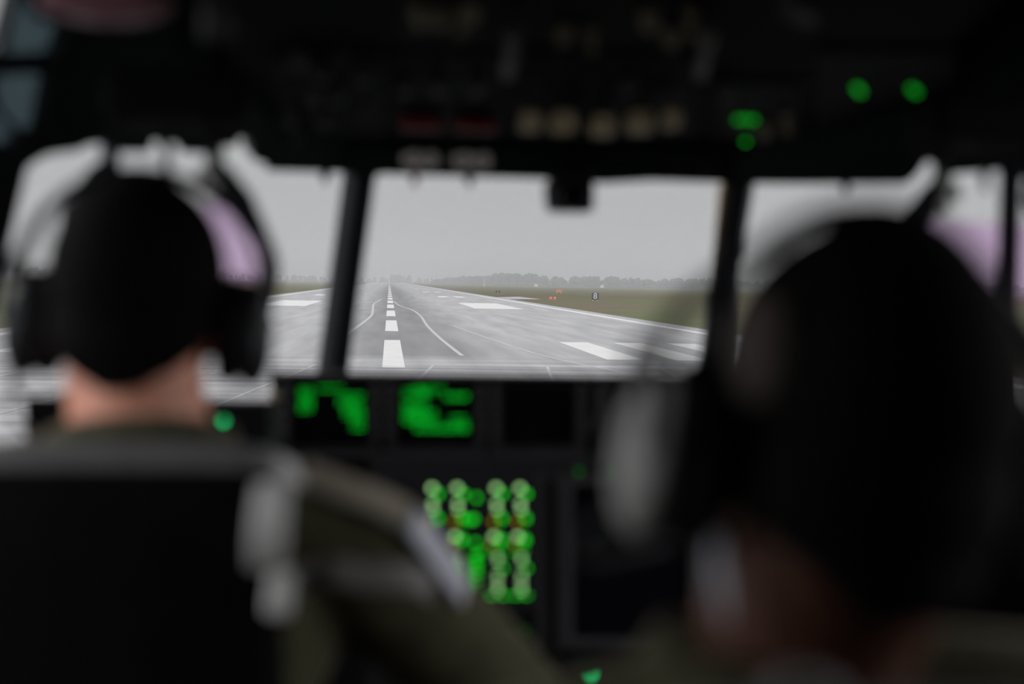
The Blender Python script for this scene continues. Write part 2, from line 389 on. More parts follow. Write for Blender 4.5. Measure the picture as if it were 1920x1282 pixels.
def treeline(name, label, path, n, hmin, hmax, seed):
    rnd = random.Random(seed); b = MB()
    for i in range(n):
        t = (i + rnd.random()) / n * (len(path) - 1); k = min(int(t), len(path) - 2); u = t - k
        p = Vector(path[k]).lerp(Vector(path[k + 1]), u)
        h = (hmin + (hmax - hmin) * (0.5 + 0.5 * noise.noise(Vector((p.x * .012, p.y * .01, seed))) + .5 * rnd.uniform(-1, 1))) * p.z * .9
        x, yy = p.x + rnd.uniform(-10, 10), p.y + rnd.uniform(-15, 45); wd = h * rnd.uniform(.20, .40)
        b.mi = 1; b.cyl((x, yy, -.1), (x, yy, h * .5), .3, .2, 6); b.mi = 0
        sd = Vector((rnd.random() * 99, rnd.random() * 99, 0))
        fn = lambda q: q * (1 + .34 * noise.noise(q * .35 + sd))
        b.ell((x, yy, h * .60), (wd, wd, h * .42), u=12, v=8, f=fn)
        for _ in range(2): b.ell((x + rnd.uniform(-.6, .6) * wd, yy + rnd.uniform(-.5, .5) * wd, h * rnd.uniform(.35, .7)), (wd * .65, wd * .65, h * .25), u=10, v=6, f=fn)
        b.ell((x + rnd.uniform(-1, 1) * wd, yy, h * .14), (wd * 1.5, wd, h * .24), u=10, v=6, f=fn)
    o = b.build(name, [M['tree'], M['trunk']], None, True)
    return tag(o, label, 'trees', kind='stuff')
def gx(px, Y): return CAM.x + (px - 728) / F * Y * 1.0
treeline('treeline', 'hazy line of trees along the far edge of the field right of the runway',
         [(gx(815, 2150), 2150, .55), (gx(880, 1950), 1950, .85), (gx(960, 1750), 1750, 1.0), (gx(1150, 1650), 1650, .95), (gx(1350, 1600), 1600, .85), (gx(1600, 1560), 1560, .85), (gx(2050, 1500), 1500, .8)], 620, 7.5, 16, 3)
treeline('treeline', 'faint distant trees behind the far end of the runway', [(gx(560, 2800), 2800, .8), (gx(690, 2750), 2750, .8), (gx(820, 2700), 2700, .75)], 60, 8, 15, 5)
treeline('copse', 'small clump of trees rising straight beyond the runway end', [(gx(741, 2580), 2580, 1.0), (gx(757, 2580), 2580, 1.0)], 10, 13, 18, 8)
treeline('treeline', 'hazy trees beyond the field on the left side of the runway', [(gx(-260, 1500), 1500, .9), (gx(60, 1550), 1550, 1.0), (gx(330, 1900), 1900, .9), (gx(610, 2400), 2400, .8)], 130, 9, 14, 11)
# haze over the far end of the airfield
hz = bpy.data.materials.new('airfield_haze'); hz.use_nodes = True; n = hz.node_tree.nodes; n.clear()
ho = n.new('ShaderNodeOutputMaterial'); hv = n.new('ShaderNodeVolumeScatter'); hv.inputs['Color'].default_value = (0.97, 0.985, 1.0, 1); hv.inputs['Density'].default_value = 0.00025
hv.inputs['Anisotropy'].default_value = 0.0
ha = n.new('ShaderNodeVolumeAbsorption'); ha.inputs['Color'].default_value = (0, 0, 0, 1); ha.inputs['Density'].default_value = 0.00060
hs = n.new('ShaderNodeAddShader'); hz.node_tree.links.new(hv.outputs[0], hs.inputs[0]); hz.node_tree.links.new(ha.outputs[0], hs.inputs[1])
hz.node_tree.links.new(hs.outputs[0], ho.inputs['Volume'])
g = MB(); g.box((0, 1765, 30.4), (5000, 2870, 60)); tag(g.build('haze', hz), 'thin grey haze lying over the far end of the airfield', 'haze', kind='stuff')

# distance sign, lamps and markers beside the runway
b0 = P(1116, 563.5, 290); b0.z = -.05
s8 = thing('distance_sign', b0, 'black square distance board with white number 8 in the grass', 'sign')
g = MB(); g.box(b0 + Vector((0, 0, .95)), (1.46, .12, 1.42), bev=.03); g.build('board', M['signblack'], s8)
for sx_ in (-.5, .5):
    g = MB(); g.cyl(b0 + Vector((sx_, .02, 0)), b0 + Vector((sx_, .02, .26)), .04); g.build('post', M['metal'], s8)
fc = bpy.data.curves.new('tmp', 'FONT'); fc.body = '8'; fc.size = 1.7; fc.extrude = .02; fc.offset = .004; fc.align_x = 'CENTER'; fc.align_y = 'CENTER'
fo = bpy.data.objects.new('tmp', fc); C.objects.link(fo); dg = bpy.context.evaluated_depsgraph_get(); me = bpy.data.meshes.new_from_object(fo.evaluated_get(dg))
bpy.data.objects.remove(fo); me.materials.clear(); me.transform(Matrix.Translation(b0 + Vector((0, -.075, .95))) @ Matrix.Rotation(math.pi / 2, 4, 'X'))
link('numeral', me, M['signwhite'], s8)
for px, lab in ((1032.5, 'red approach lamp in the grass, nearer the runway of the two'), (1040, 'red approach lamp in the grass, nearer the number board of the two')):
    b0 = P(px, 564, 300); b0.z = -.05
    t = thing('approach_lamp', b0, lab, 'lamp', 'red lamps beside the runway')
    g = MB(); g.box(b0 + Vector((0, 0, .42)), (.55, .6, .36), bev=.04); g.build('housing', M['orange'], t)
    g = MB(); g.cyl(b0 + Vector((0, -.29, .42)), b0 + Vector((0, -.34, .42)), .17); g.build('lens', M['redlamp'], t)
    for a in (-.2, .2):
        g = MB(); g.cyl(b0 + Vector((a, 0, 0)), b0 + Vector((a, 0, .26)), .04); g.build('leg', M['metal'], t)
b0 = P(1048, 551, 480); b0.z = -.05
t = thing('marker_board', b0, 'small orange marker board standing in the grass beyond the red lamps', 'marker')
g = MB(); g.box(b0 + Vector((0, 0, .9)), (2.0, .1, .9), bev=.03); g.build('board', M['orange'], t)
for a in (-.7, .7):
    g = MB(); g.cyl(b0 + Vector((a, 0, 0)), b0 + Vector((a, 0, .5)), .05); g.build('post', M['metal'], t)
for px, lab in ((931, 'small dark marker light in the grass, left of a close pair'), (937, 'small dark marker light in the grass, right of a close pair')):
    b0 = P(px, 543, 470); b0.z = -.05
    t = thing('marker_light', b0, lab, 'marker light', 'dark markers in the grass')
    g = MB(); g.cyl(b0, b0 + Vector((0, 0, .35)), .12); g.build('post', M['signblack'], t)
    g = MB(); g.ell(b0 + Vector((0, 0, .6)), (.35, .3, .3)); g.build('lamp_head', M['signblack'], t, True)
b0 = P(908, 532, 1100); b0.z = -.05
t = thing('mast', b0, 'slim pale yellow mast standing before the hazy treeline', 'mast')
g = MB(); g.cyl(b0, b0 + Vector((0, 0, 4)), .5, .4); g.build('base_column', M['yellowmast'], t)
g = MB(); g.cyl(b0 + Vector((0, 0, 4)), b0 + Vector((0, 0, 8.5)), .3, .14); g.build('pole', M['yellowmast'], t)
for px, lab in ((1129, 'tiny white hut at the foot of the treeline behind the number board'), (1005, 'tiny white hut at the foot of the treeline nearer the mast')):
    b0 = P(px, 536, 1350); b0.z = -.05
    t = thing('hut', b0, lab, 'hut')
    g = MB(); g.box(b0 + Vector((0, 0, 1.0)), (3.4, 3, 2.0)); g.build('wall', M['hut'], t)
    g = MB(); g.prism([b0 + Vector((-1.9, -1.7, 2)), b0 + Vector((1.9, -1.7, 2)), b0 + Vector((0, -1.7, 2.8))], [b0 + Vector((-1.9, 1.7, 2)), b0 + Vector((1.9, 1.7, 2)), b0 + Vector((0, 1.7, 2.8))]); g.build('roof', M['hut'], t)

# ------------------------------------------------------------------ cockpit shell
FLOOR = ZC - 1.23; CEIL = ZC + 0.44; SIDE = 1.02; REAR = -1.25
A = Vector((-.325, 2.45, ZC - .162)); B = Vector((-.273, 2.07, ZC + .155)); D = B - A
Am = Vector((-A.x, A.y, A.z)); Dm = Vector((-D.x, D.y, D.z))
PC = Plane(A, B, Am)
Lc = P(30, 750, 2.0); PL = Plane(A, B, Lc); PR = Plane(Am, Am + Dm, Vector((-Lc.x, Lc.y, Lc.z)))
zt = (CEIL - A.z) / D.z; zb = (FLOOR - A.z) / D.z
wc = [PC.hit(*p) for p in ((704, 326), (1022, 332), (1364, 343), (1334, 703), (1330, 770), (645, 770), (653, 700))]
struct(plate('wall_front', PC, [A + D * zt, Am + Dm * zt, Am + Dm * zb, A + D * zb], [wc], .022, M['frame'], rh=.012))
wl = [PL.hit(*p) for p in ((52, 312), (90, 290), (150, 282), (165, 272), (197, 270), (205, 285), (282, 286), (286, 263), (304, 263), (308, 286), (317, 286), (320, 267), (334, 267), (339, 286), (405, 288), (415, 274), (444, 274), (447, 259), (469, 259), (474, 300), (500, 308), (520, 318), (661, 324), (609, 700), (598, 790), (560, 905), (-120, 905), (-60, 760), (-2, 540))]
qy = lambda X, Z: Vector((X, PL.y_at(X, Z), Z)); qyr = lambda X, Z: Vector((X, PR.y_at(X, Z), Z))
eb1 = [PL.hit(*p) for p in ((36, -18), (122, 60), (100, 120), (6, 124))]
eb2 = [PL.hit(*p) for p in ((-6, 142), (94, 136), (68, 268), (44, 258), (-6, 190))]
eb3 = [PL.hit(*p) for p in ((-40, 212), (-6, 207), (36, 270), (24, 290), (-40, 292))]
eb0 = [PL.hit(*p) for p in ((-70, -60), (34, -60), (25, -12), (-8, 114), (-70, 114))]
qwl = [qy(*p) for p in ((-.70, .12 + ZC), (-.955, -.12 + ZC), (-.975, .0 + ZC), (-.975, .40 + ZC), (-.715, .40 + ZC))]
qwr = [qyr(-p.x, p.z) for p in qwl]
struct(plate('wall_front_left', PL, [A + D * zb, A + D * zt, qy(-SIDE - .02, CEIL), qy(-SIDE - .02, FLOOR)], [wl, eb0, eb1, eb2, eb3, qwl], .022, M['frame'], rh=.008))
wr = [PR.hit(*p) for p in ((1406, 344), (1490, 345), (1700, 345), (1722, 325), (1738, 300), (1768, 318), (1772, 332), (1795, 325), (1862, 322), (1884, 314), (1912, 335), (1990, 340), (2060, 420), (2120, 905), (1380, 905), (1345, 705))]
struct(plate('wall_front_right', PR, [Am + Dm * zb, qyr(SIDE + .02, FLOOR), qyr(SIDE + .02, CEIL), Am + Dm * zt], [wr, qwr], .022, M['frame'], rh=.006))
def inset(name, plane, hole, m, th=.006, off=-.006):
    c = sum(hole, Vector()) / len(hole)
    return struct(plate(name, plane, [c + (p - c) * 1.0 for p in hole], [], th, m, r=.012, off=off))
inset('window_1', PC, wc, M['glass']); inset('window_2', PL, wl, M['glass']); inset('window_3', PR, wr, M['glass'])
inset('window_4', PL, eb1, M['tint']); inset('window_5', PL, eb2, M['tint']); inset('window_6', PL, eb3, M['tint']); inset('window_7', PL, eb0, M['glass']); inset('window_10', PL, qwl, M['glass']); inset('window_11', PR, qwr, M['glass'])
struct(plate('trim_4', PC, [PC.hit(*p) for p in ((1347, 343), (1364, 343), (1335, 702), (1319, 702))], [], .003, M['seal'], off=.006))
# side walls with their windows
for s, nm, pl, fn, k in ((-1, 'wall_left', PL, qy, 8), (1, 'wall_right', PR, qyr, 9)):
    X = s * SIDE; pp = Plane((X, 0, 0), (X, 1, 0), (X, 0, 1)); pp.n = Vector((-s, 0, 0))
    pp.frame = lambda s=s: (Vector((0, 1, 0)), Vector((-s, 0, 0)).cross(Vector((0, 1, 0))), Vector((-s, 0, 0)))
    yt, yb = fn(X, CEIL).y, fn(X, FLOOR).y
    y1 = fn(X, ZC - .45).y - .12; y2 = fn(X, ZC + .33).y - .12
    y0_ = .45 if s < 0 else .35
    hole = [Vector((X, y0_, ZC - .45)), Vector((X, y1, ZC - .45)), Vector((X, y2, ZC + .33)), Vector((X, y0_, ZC + .33))]
    struct(plate(nm, pp, [Vector((X, REAR, FLOOR)), Vector((X, yb + .02, FLOOR)), Vector((X, yt + .02, CEIL)), Vector((X, REAR, CEIL))], [hole], .03, M['bulk'], rh=.05))
    struct(plate('window_%d' % k, pp, hole, [], .006, M['glass'], r=.05, off=-.008))
yf = (A + D * zb).y + .1; yc = (A + D * zt).y + .06
g = MB(); g.box((0, (REAR + yf) / 2, FLOOR - .03), (2 * SIDE + .1, yf - REAR, .06)); struct(g.build('floor', M['bulk']))
g = MB(); g.box((0, (REAR + yc) / 2, CEIL + .03), (2 * SIDE + .1, yc - REAR, .06)); struct(g.build('ceiling', M['bulk']))
g = MB(); g.box((0, REAR - .03, (FLOOR + CEIL) / 2), (2 * SIDE + .1, .06, CEIL - FLOOR)); struct(g.build('wall_rear', M['bulk']))
# posts between the panes (a raised rib over each joint)
for k, (a, d, pxs) in enumerate(((A, D, ((634, 0), (683, 0))), (Am, Dm, ((1338, 0), (1384, 0))))):
    pl = PC
    top, bot = (pl.hit(683, 318), pl.hit(631, 712)) if k == 0 else (pl.hit(1386, 336), pl.hit(1341, 712))
    g = MB(); nn = PC.n; sd = Vector((1, 0, 0)); rs = []
    for p in (top, bot):
        rs.append([p + sd * x_ + nn * z_ for x_, z_ in ((-.017, -.02), (-.017, .010), (-.010, .016), (.010, .016), (.017, .010), (.017, -.02))])
    g.rings(rs); struct(g.build('trim_%d' % (k + 1), M['frame']))
# ------------------------------------------------------------------ header strip and its fittings
def peg(b, plane, px, py, r, h, off=0.0, seg=20):
    p = plane.hit(px, py, off); b.cyl(p, p + plane.n * h, r, r * .85, seg)
def px2m(plane, px, py): return (plane.hit(px, py) - plane.hit(px + 1, py)).length
hb = PC.hit(900, 290)
hd = thing('header_panel', hb, 'long black header panel above the center windshield with four pale round dials', 'panel')
plate('panel_body', PC, [PC.hit(*p) for p in ((500, 262), (1345, 270), (1345, 318), (1130, 330), (1020, 322), (500, 306))], [], .014, M['frame'], hd, r=.006, off=.0145)
for px, py in ((774, 297), (803, 298), (867, 299), (902, 300)):
    p = PC.hit(px, py, .016); ax = Vector((-.18, -.95, -.25)).normalized()
    g = MB(); g.cyl(p - ax * .012, p + ax * .006, .0158, .0150, 24); d_ = g.build('dial', M['dial'], hd)
    g = MB(); g.cyl(p + ax * .006, p + ax * .009, .0035); g.build('dial_hub', M['knob'], d_)
g = MB(); p = PC.hit(780, 318, .02); q2 = PC.hit(777, 346, .02); g.tube([p, (p + q2) / 2, q2], [.006, .005, .004]); g.build('pull_pin', M['red'], hd)
for px, py in ((610, 332), (880, 338), (1586, 350)):
    pl = PC if px < 1400 else PR
    g = MB(); p = pl.hit(px, py - 16, .012); q2 = pl.hit(px, py + 10, .012); g.tube([p, (p + q2) / 2, q2], [.008, .0065, .003])
    if px < 1400: g.build('stop_pin', M['frame'], hd)
    else: struct(g.build('trim_3', M['frame']))
for px in range(1010, 1340, 52):
    g = MB(); p = PC.hit(px, 310, .014); g.tube([p, p + PC.n * .012 + Vector((0, 0, -.002)), p + PC.n * .02 + Vector((0, 0, .006))], [.005, .0045, .006]); g.build('toggle', M['bezel'], hd)
# standby compass
cb_ = PC.hit(1068, 345, .03)
cp = thing('standby_compass', cb_, 'black box standby compass hanging below the header in the center windshield', 'compass')
x_, y_, n_ = PC.frame(); up3 = Vector((0, 0, 1))
cc = P(1069, 364, 2.0); k = 2.0 / F
g = MB(); g.box(cc, (80 * k, .07, 66 * k), bev=.006); g.build('housing', M['frame'], cp)
g = MB(); g.box(cc + Vector((0, .02, 36 * k)), (50 * k, .04, 30 * k)); g.build('mount', M['frame'], cp)
g = MB(); g.box(cc + Vector((0, -.037, -.002)), (52 * k, .006, 30 * k), bev=.002); g.build('window', M['screen'], cp)
g = MB(); g.cyl(cc + Vector((-45 * k, 0, 20 * k)), cc + Vector((-42 * k, 0, -22 * k)), .0035); g.build('side_tube', M['knob'], cp)

# ------------------------------------------------------------------ overhead console
O1 = Vector((0, 1.93, ZC + .205)); O2 = Vector((0, 1.0, ZC + .395)); PO = Plane(O1, O1 + Vector((1, 0, 0)), O2)
if PO.n.z > 0: PO.n = -PO.n
oc = thing('overhead_console', (0, 1.5, ZC + .44), 'broad black overhead console of switches above the center windshield', 'console')
hx = .41
g = MB(); g.prism([Vector((-hx, p[0], p[1])) for p in ((O1.y, O1.z), (O1.y + .01, O1.z + .02), (O1.y + .01, ZC + .25), (1.62, CEIL - .004), (.95, CEIL - .004), (.95, O2.z + .02), (O2.y, O2.z))],
                  [Vector((hx, p[0], p[1])) for p in ((O1.y, O1.z), (O1.y + .01, O1.z + .02), (O1.y + .01, ZC + .25), (1.62, CEIL - .004), (.95, CEIL - .004), (.95, O2.z + .02), (O2.y, O2.z))]); g.build('console_body', M['black'], oc)
for (x0, x1, y0, y1) in ((505, 725, 95, 252), (738, 945, 95, 250), (960, 1300, 95, 252), (1345, 1500, 150, 252), (1530, 1790, 90, 240), (740, 1300, -30, 80)):
    plate('switch_panel', PO, [PO.hit(*p) for p in ((x0, y0), (x1, y0), (x1, y1), (x0, y1))], [], .004, M['panel'], oc, r=.006, off=.0045)
HND = ((995, 220, 40), (1056, 222, 46), (1130, 228, 44), (1200, 222, 46), (1258, 215, 34))
for px, py, wpx in HND:
    u = px2m(PO, px, py); c = PO.hit(px, py, .02); xx, yy, nn = PO.frame()
    R = Matrix((xx, yy, nn)).transposed()
    g = MB(); g.box(c + nn * .006, (wpx * u * .95, 0.038 if wpx > 40 else .030, .022), rot(z=18) if False else R, bev=.005); h_ = g.build('fire_handle', M['hazard'], oc)
    g = MB(); g.cyl(c - nn * .018, c, .006); g.build('handle_shaft', M['knob'], h_)
for px, py in ((789, 231), (892, 235)):
    u = px2m(PO, px, py); c = PO.hit(px, py, .012); R = Matrix(PO.frame()).transposed()
    g = MB(); g.box(c, (76 * u, .016, .016), R, bev=.004); g.build('switch_guard', M['red'], oc)
def lamp_on(plane, px, py, r, m, parent, name='indicator_lamp', off=.006):
    p = plane.hit(px, py, off); g = MB(); g.cyl(p, p + plane.n * .004, r, r * .8, 16); return g.build(name, m, parent)
for px, py, r in ((1607, 163, .0042), (1613, 170, .004), (1710, 164, .004), (1718, 171, .004), (1384, 222, .004), (1398, 222, .004), (1412, 223, .0042), (1398, 263, .0038)):
    lamp_on(PO, px, py, r, M['greendim'], oc)
KN = [(537, 130), (600, 126), (682, 130), (540, 166), (592, 168), (628, 168), (682, 170), (545, 210), (606, 215), (668, 213), (552, 245), (895, 150), (1005, 152), (1255, 165), (1360, 160), (975, 22), (760, 150), (820, 150), (1110, 150), (1180, 150), (560, 100), (640, 100)]
TN = [(790, 18), (825, 20), (862, 26), (880, 14), (1056, 52), (1108, 55), (1218, 27), (1260, 58), (1294, 25), (1325, 62), (1432, 236), (1474, 216)]
for i, (px, py) in enumerate(KN + TN):
    nm = 'knob' if i % 3 else 'toggle'; g = MB(); p = PO.hit(px, py, .004)
    if nm == 'knob': g.cyl(p, p + PO.n * .016, .011, .009, 18); g.box(p + PO.n * .018, (.004, .016, .004))
    else: g.cyl(p, p + PO.n * .006, .008, .007, 12); g.tube([p, p + PO.n * .014 + Vector((0, -.003, 0)), p + PO.n * .026 + Vector((0, -.008, 0))], [.004, .004, .006], 10)
    g.build(nm, M['knob'] if i < len(KN) else M['tanknob'], oc)
for (ax, ay, bx, by) in ((962, 60, 952, 140), (1330, 60, 1312, 140), (1470, 8, 1520, 36)):
    a_, b_ = PO.hit(ax, ay, .02), PO.hit(bx, by, .02); g = MB(); g.tube([a_ - PO.n * .018, a_, (a_ + b_) / 2 + PO.n * .004, b_, b_ - PO.n * .018], .007); g.build('guard_bar', M['knob'], oc)

# ------------------------------------------------------------------ head-up displays (mirror pair about the aircraft's middle)
def hud(s, label_, lab_proj):
    fl = lambda v: Vector((v.x * s, v.y, v.z))
    if s > 0: fl2 = lambda v: Vector((-v.x, v.y, v.z))
    else: fl2 = lambda v: v
    base = fl2(P(310, 250, 1.55)); t = thing('head_up_display', base, label_, 'head-up display', 'head-up displays')
    # projector housing above the pilot's head
    c = Vector((s * .484, 1.17, ZC + .305)); g = MB(); g.box(c, (.128, .36, .075), rot(x=-14), bev=.018); g.build('projector_housing', M['black'], t)
    g = MB(); g.ell(Vector((s * .470, 1.28, ZC + .238)), (.058, .04, .011), rot(x=-14)); g.build('projector_lens', M['lens'], t, True)
    c = fl2(P(340, 215, 1.55)); g = MB(); g.box(c + Vector((0, 0, .01)), (.15, .10, .05), rot(x=-10), bev=.012); g.build('mount_box', M['black'], t)
    # arms
    arm_o = [P(404, 262, 1.60), P(403, 300, 1.60), P(422, 345, 1.60), P(460, 392, 1.60), P(493, 440, 1.61), P(511, 490, 1.62), P(510, 540, 1.63), P(497, 590, 1.64), P(503, 615, 1.64), P(482, 645, 1.65)]
    g = MB(); g.tube(smoothpath([fl2(p) for p in arm_o], 5), [0.010] * 7 + [.012, .014, .016, .017] + [.0165] * 4 + [.014, .012, .0105, .009, .008] + [.007] * 26, 12, hint=Vector((0, 1, 0))); g.build('support_arm', M['frame'], t)
    arm_i = [P(206, 262, 1.60), P(206, 300, 1.60), P(196, 330, 1.60), P(172, 366, 1.60), P(146, 410, 1.61), P(136, 480, 1.62), P(146, 550, 1.63)]
    g = MB(); g.tube(smoothpath([fl2(p) for p in arm_i], 5), [.010] * 6 + [.012, .014, .016, .018, .019] + [.020] * 10 + [.017] * 5 + [.012] * 5, 12, hint=Vector((0, 1, 0))); g.build('support_arm', M['frame'], t)
    # combiner glass in two laminated leaves
    pl = Plane(fl2(P(300, 380, 1.565)), fl2(P(400, 380, 1.565)), fl2(P(300, 540, 1.66)))
    pts = [(160, 392), (365, 392), (420, 383), (444, 388), (500, 458), (508, 495), (486, 522), (455, 545), (425, 535), (180, 545), (150, 500)]
    pts = [fl2(P(a_, b_, 1.565 + (b_ - 380) / 160 * .095)) for a_, b_ in pts]
    plate('combiner_glass', pl, pts, [], .006, M['pink'], t, r=.012)
    for a_, b_ in ((380, 330), (402, 352), (398, 312)):
        g = MB(); g.ell(fl2(P(a_, b_, 1.585)), (.0075, .007, .011)); g.build('adjust_knob', M['cup'], t, True)
    g = MB(); p = fl2(P(313, 285, 1.6)); g.cyl(p + Vector((0, 0, .02)), p - Vector((0, 0, .022)), .005, .004); g.build('latch_pin', M['frame'], t)
    return t
hud(-1, 'pink glass head-up display on curved black arms before the bareheaded pilot', '')
hud(1, 'pink glass head-up display partly hidden by the nearer black head', '')
# upright stay beside the right combiner
b0 = P(1892, 345, 1.72); t = thing('stay', P(1892, 330, 1.72), 'black upright stay crossing the pink glass at the right window', 'stay')
g = MB(); g.tube([P(1896, 318, 1.70), P(1893, 420, 1.72), P(1890, 560, 1.74), P(1896, 760, 1.78)], .0135); g.build('rod', M['frame'], t)
g = MB(); g.ell(P(1896, 318, 1.70), (.016, .012, .012)); g.build('clamp', M['frame'], t, True)

# ------------------------------------------------------------------ instrument panel
ip = thing('instrument_panel', (0, 2.2, FLOOR), 'wide black instrument panel under the center windshield', 'panel')
zt_ = P(900, 706, 2.10).z
g = MB()
xl, xr = P(508, 706, 2.1).x, .59
def front(X, Z, most):
    return min(most, PC.o.y + (A.z - Z) * (-D.y / D.z) - .03, (PL if X < 0 else PR).y_at(X, Z) - .03)
xs = [xl, -.2, 0, .2, .32, .40, .47, .54, .59]
def sect(X, pts): return [Vector((X, (front(X, z_, y_) if y_ > 2.2 else y_), z_)) for y_, z_ in pts]
g.rings([sect(X, [(2.10, zt_), (2.115, zt_ + .004), (2.36, zt_ - .02), (2.40, zt_ - .05), (2.12, zt_ - .03), (2.10, zt_ - .012)]) for X in xs]); g.build('glareshield', M['panel'], ip)
zl = P(250, 752, 1.86).z; xl2, xr2 = P(46, 752, 1.86).x, P(503, 752, 1.86).x
sec2 = [(1.86, zl), (1.88, zl + .003), (1.99, zl - .012), (1.99, zl - .2), (1.90, zl - .2)]
g = MB(); g.rings([[Vector((x, a_, b_)) for a_, b_ in sec2] for x in (xl2, xr2)]); g.build('side_glareshield', M['panel'], ip)
g = MB(); zm = P(900, 856, 2.10).z
g.rings([sect(X, [(2.125, zt_ - .012), (2.125, zm), (2.35, zm), (2.35, zt_ - .05)]) for X in xs]); g.build('upper_fascia', M['panel'], ip)
g = MB(); g.box(((xl + xr) / 2, 2.112, zm - .003), (xr - xl, .03, .012), bev=.004); g.build('ledge', M['bezel'], ip)
g = MB(); g.rings([[Vector((X, 2.15, zm - .01)), Vector((X, 2.06, FLOOR + .01)), Vector((X, 2.24, FLOOR + .01)), Vector((X, 2.24, zm - .01))] for X in (-.57, .57)]); g.build('lower_fascia', M['panel'], ip)
p = P(421, 787, 1.87); g = MB(); g.ell(p + Vector((0, -.012, 0)), (.0042, .003, .0042)); g.build('indicator_lamp', M['teal'], ip, True)
for px, py in ((515, 740), (528, 780), (524, 812)):
    p = P(px, py, 2.122); g = MB(); g.cyl(p, p + Vector((0, -.02, 0)), .008, .007); g.build('knob', M['tanknob'] if py == 740 else M['knob'], ip)
PM = Plane((0, 2.112, 0), (1, 2.112, 0), (0, 2.112, 1))
def display(x0, x1, y0, y1, label, strokes):
    b_ = PM.hit((x0 + x1) / 2, y1 + 18); t = thing('multifunction_display', b_, label, 'display', 'displays across the instrument panel')
    plate('bezel', PM, [PM.hit(*p) for p in ((x0 - 20, y0 - 4), (x1 + 20, y0 - 4), (x1 + 20, y1 + 16), (x0 - 20, y1 + 16))], [[PM.hit(*p) for p in ((x0, y0 + 4), (x1, y0 + 4), (x1, y1), (x0, y1))]], .012, M['bezel'], t, r=.005, rh=.003, off=.012)
    plate('screen', PM, [PM.hit(*p) for p in ((x0 - 2, y0 + 2), (x1 + 2, y0 + 2), (x1 + 2, y1 + 2), (x0 - 2, y1 + 2))], [], .004, M['screen'], t, off=.004)
    if strokes:
        g = MB(); rnd = random.Random(len(strokes))
        for (sx0, sx1, sy, hgt) in strokes:
            x = sx0
            while x < sx1:
                wd = rnd.uniform(2.5, 5); c = PM.hit(x + wd / 2, sy, .0055); u = 2.1 / F
                g.box(c, (wd * u, .001, hgt * u * rnd.uniform(.7, 1.1))); x += wd + rnd.uniform(1.5, 3)
        g.build('symbology', M['green'], t)
    for sd in (-1, 1):
        for k in range(5):
            px = (x0 - 11) if sd < 0 else (x1 + 11); p = PM.hit(px, y0 + 14 + k * 22, .012)
            g = MB(); g.box(p, (.008, .006, .007), bev=.002); g.build('soft_key', M['knob'], t)
    return t
u1 = [(562, 584, y, 3) for y in (731, 738, 754, 761, 768)] + [(596, 640, y, 3) for y in (721, 728)] + [(636, 679, y, 3) for y in (742, 750, 757)] + [(645, 679, y, 3) for y in (766, 772, 779)] + [(660, 679, y, 3) for y in (786, 794, 802)] + [(566, 584, 745, 3)]
display(546, 694, 708, 836, 'lit green display nearest the left window post', u1)
u2 = [(758, 800, y, 3) for y in (733, 742, 758, 764)] + [(776, 832, y, 3) for y in (723, 729)] + [(835, 875, y, 3) for y in (742, 746)] + [(758, 815, y, 3) for y in (772, 778, 785, 790)] + [(845, 875, y, 3) for y in (784, 794)] + [(780, 875, y, 3) for y in (800, 805)] + [(790, 812, 738, 3)]
display(743, 891, 708, 836, 'lit green display second from the left window post', u2)
display(940, 1078, 708, 836, 'dark unlit display right of the two lit green displays', [])
display(1135, 1275, 708, 836, 'dark unlit display half hidden behind the grey ear cup', [])
for px, py, r in ((1105, 795, .014), (1122, 802, .014), (1100, 740, .008), (1100, 765, .008)):
    p = PM.hit(px, py, .004); g = MB(); g.cyl(p, p + Vector((0, -.014, 0)), r * .8, r * .7); g.build('knob', M['bezel'], ip)

# centre console: keypad unit and the blank screen beside it
K1 = P(900, 880, 2.06); K2 = P(900, 1200, 1.96)
PK = Plane(K1, K1 + Vector((1, 0, 0)), K2)
pd = thing('center_pedestal', (0.05, 1.95, FLOOR), 'black center pedestal below the instrument panel', 'pedestal')
g = MB(); bl, br = PK.hit(690, 1000).x, PK.hit(1330, 1000).x
lo = PK.hit(900, 1330); hi = PK.hit(900, 866)
secp = [(hi.y + .02, hi.z), (lo.y + .02, lo.z), (1.72, lo.z - .05), (1.60, lo.z - .09), (1.60, FLOOR + .005), (2.04, FLOOR + .005), (2.05, hi.z - .3), (2.10, hi.z)]
g.rings([[Vector((x, a_, b_)) for a_, b_ in secp] for x in (bl, br)]); g.build('pedestal_body', M['panel'], pd)
for (x0, x1) in ((1010, 1022), (1044, 1056)):
    plate('rail', PK, [PK.hit(*p) for p in ((x0, 885), (x1, 885), (x1, 1215), (x0, 1215))], [], .014, M['bezel'], pd, off=-.005)
for px, py in ((1108, 1262), (1079, 1284)):
    p = PK.hit(px, py, -.008); g = MB(); g.ell(p, (.0052, .003, .0052)); g.build('indicator_lamp', M['teal'], pd, True)
for px, py in ((985, 1181), (965, 1181)):
    lamp_on(PK, px, py, .003, M['greenfaint'], pd, off=-.015)
for px, py in ((1085, 884), (1142, 884)):
    lamp_on(PK, px, py, .0045, M['greenfaint'], pd, off=-.014)
for k in range(4):
    x = -.02 + k * .035; g = MB(); g.tube([(x, 1.66, lo.z - .09), (x, 1.64, lo.z - .02), (x, 1.63, lo.z + .0)], .007)
    lv = g.build('throttle_lever', M['metal'], pd); g = MB(); g.ell((x, 1.63, lo.z + .012), (.014, .018, .015)); g.build('lever_knob', M['grip'], lv, True)
ku = thing('keypad_unit', PK.hit(895, 1150), 'control unit with rows of glowing green keys on the center pedestal', 'keypad')
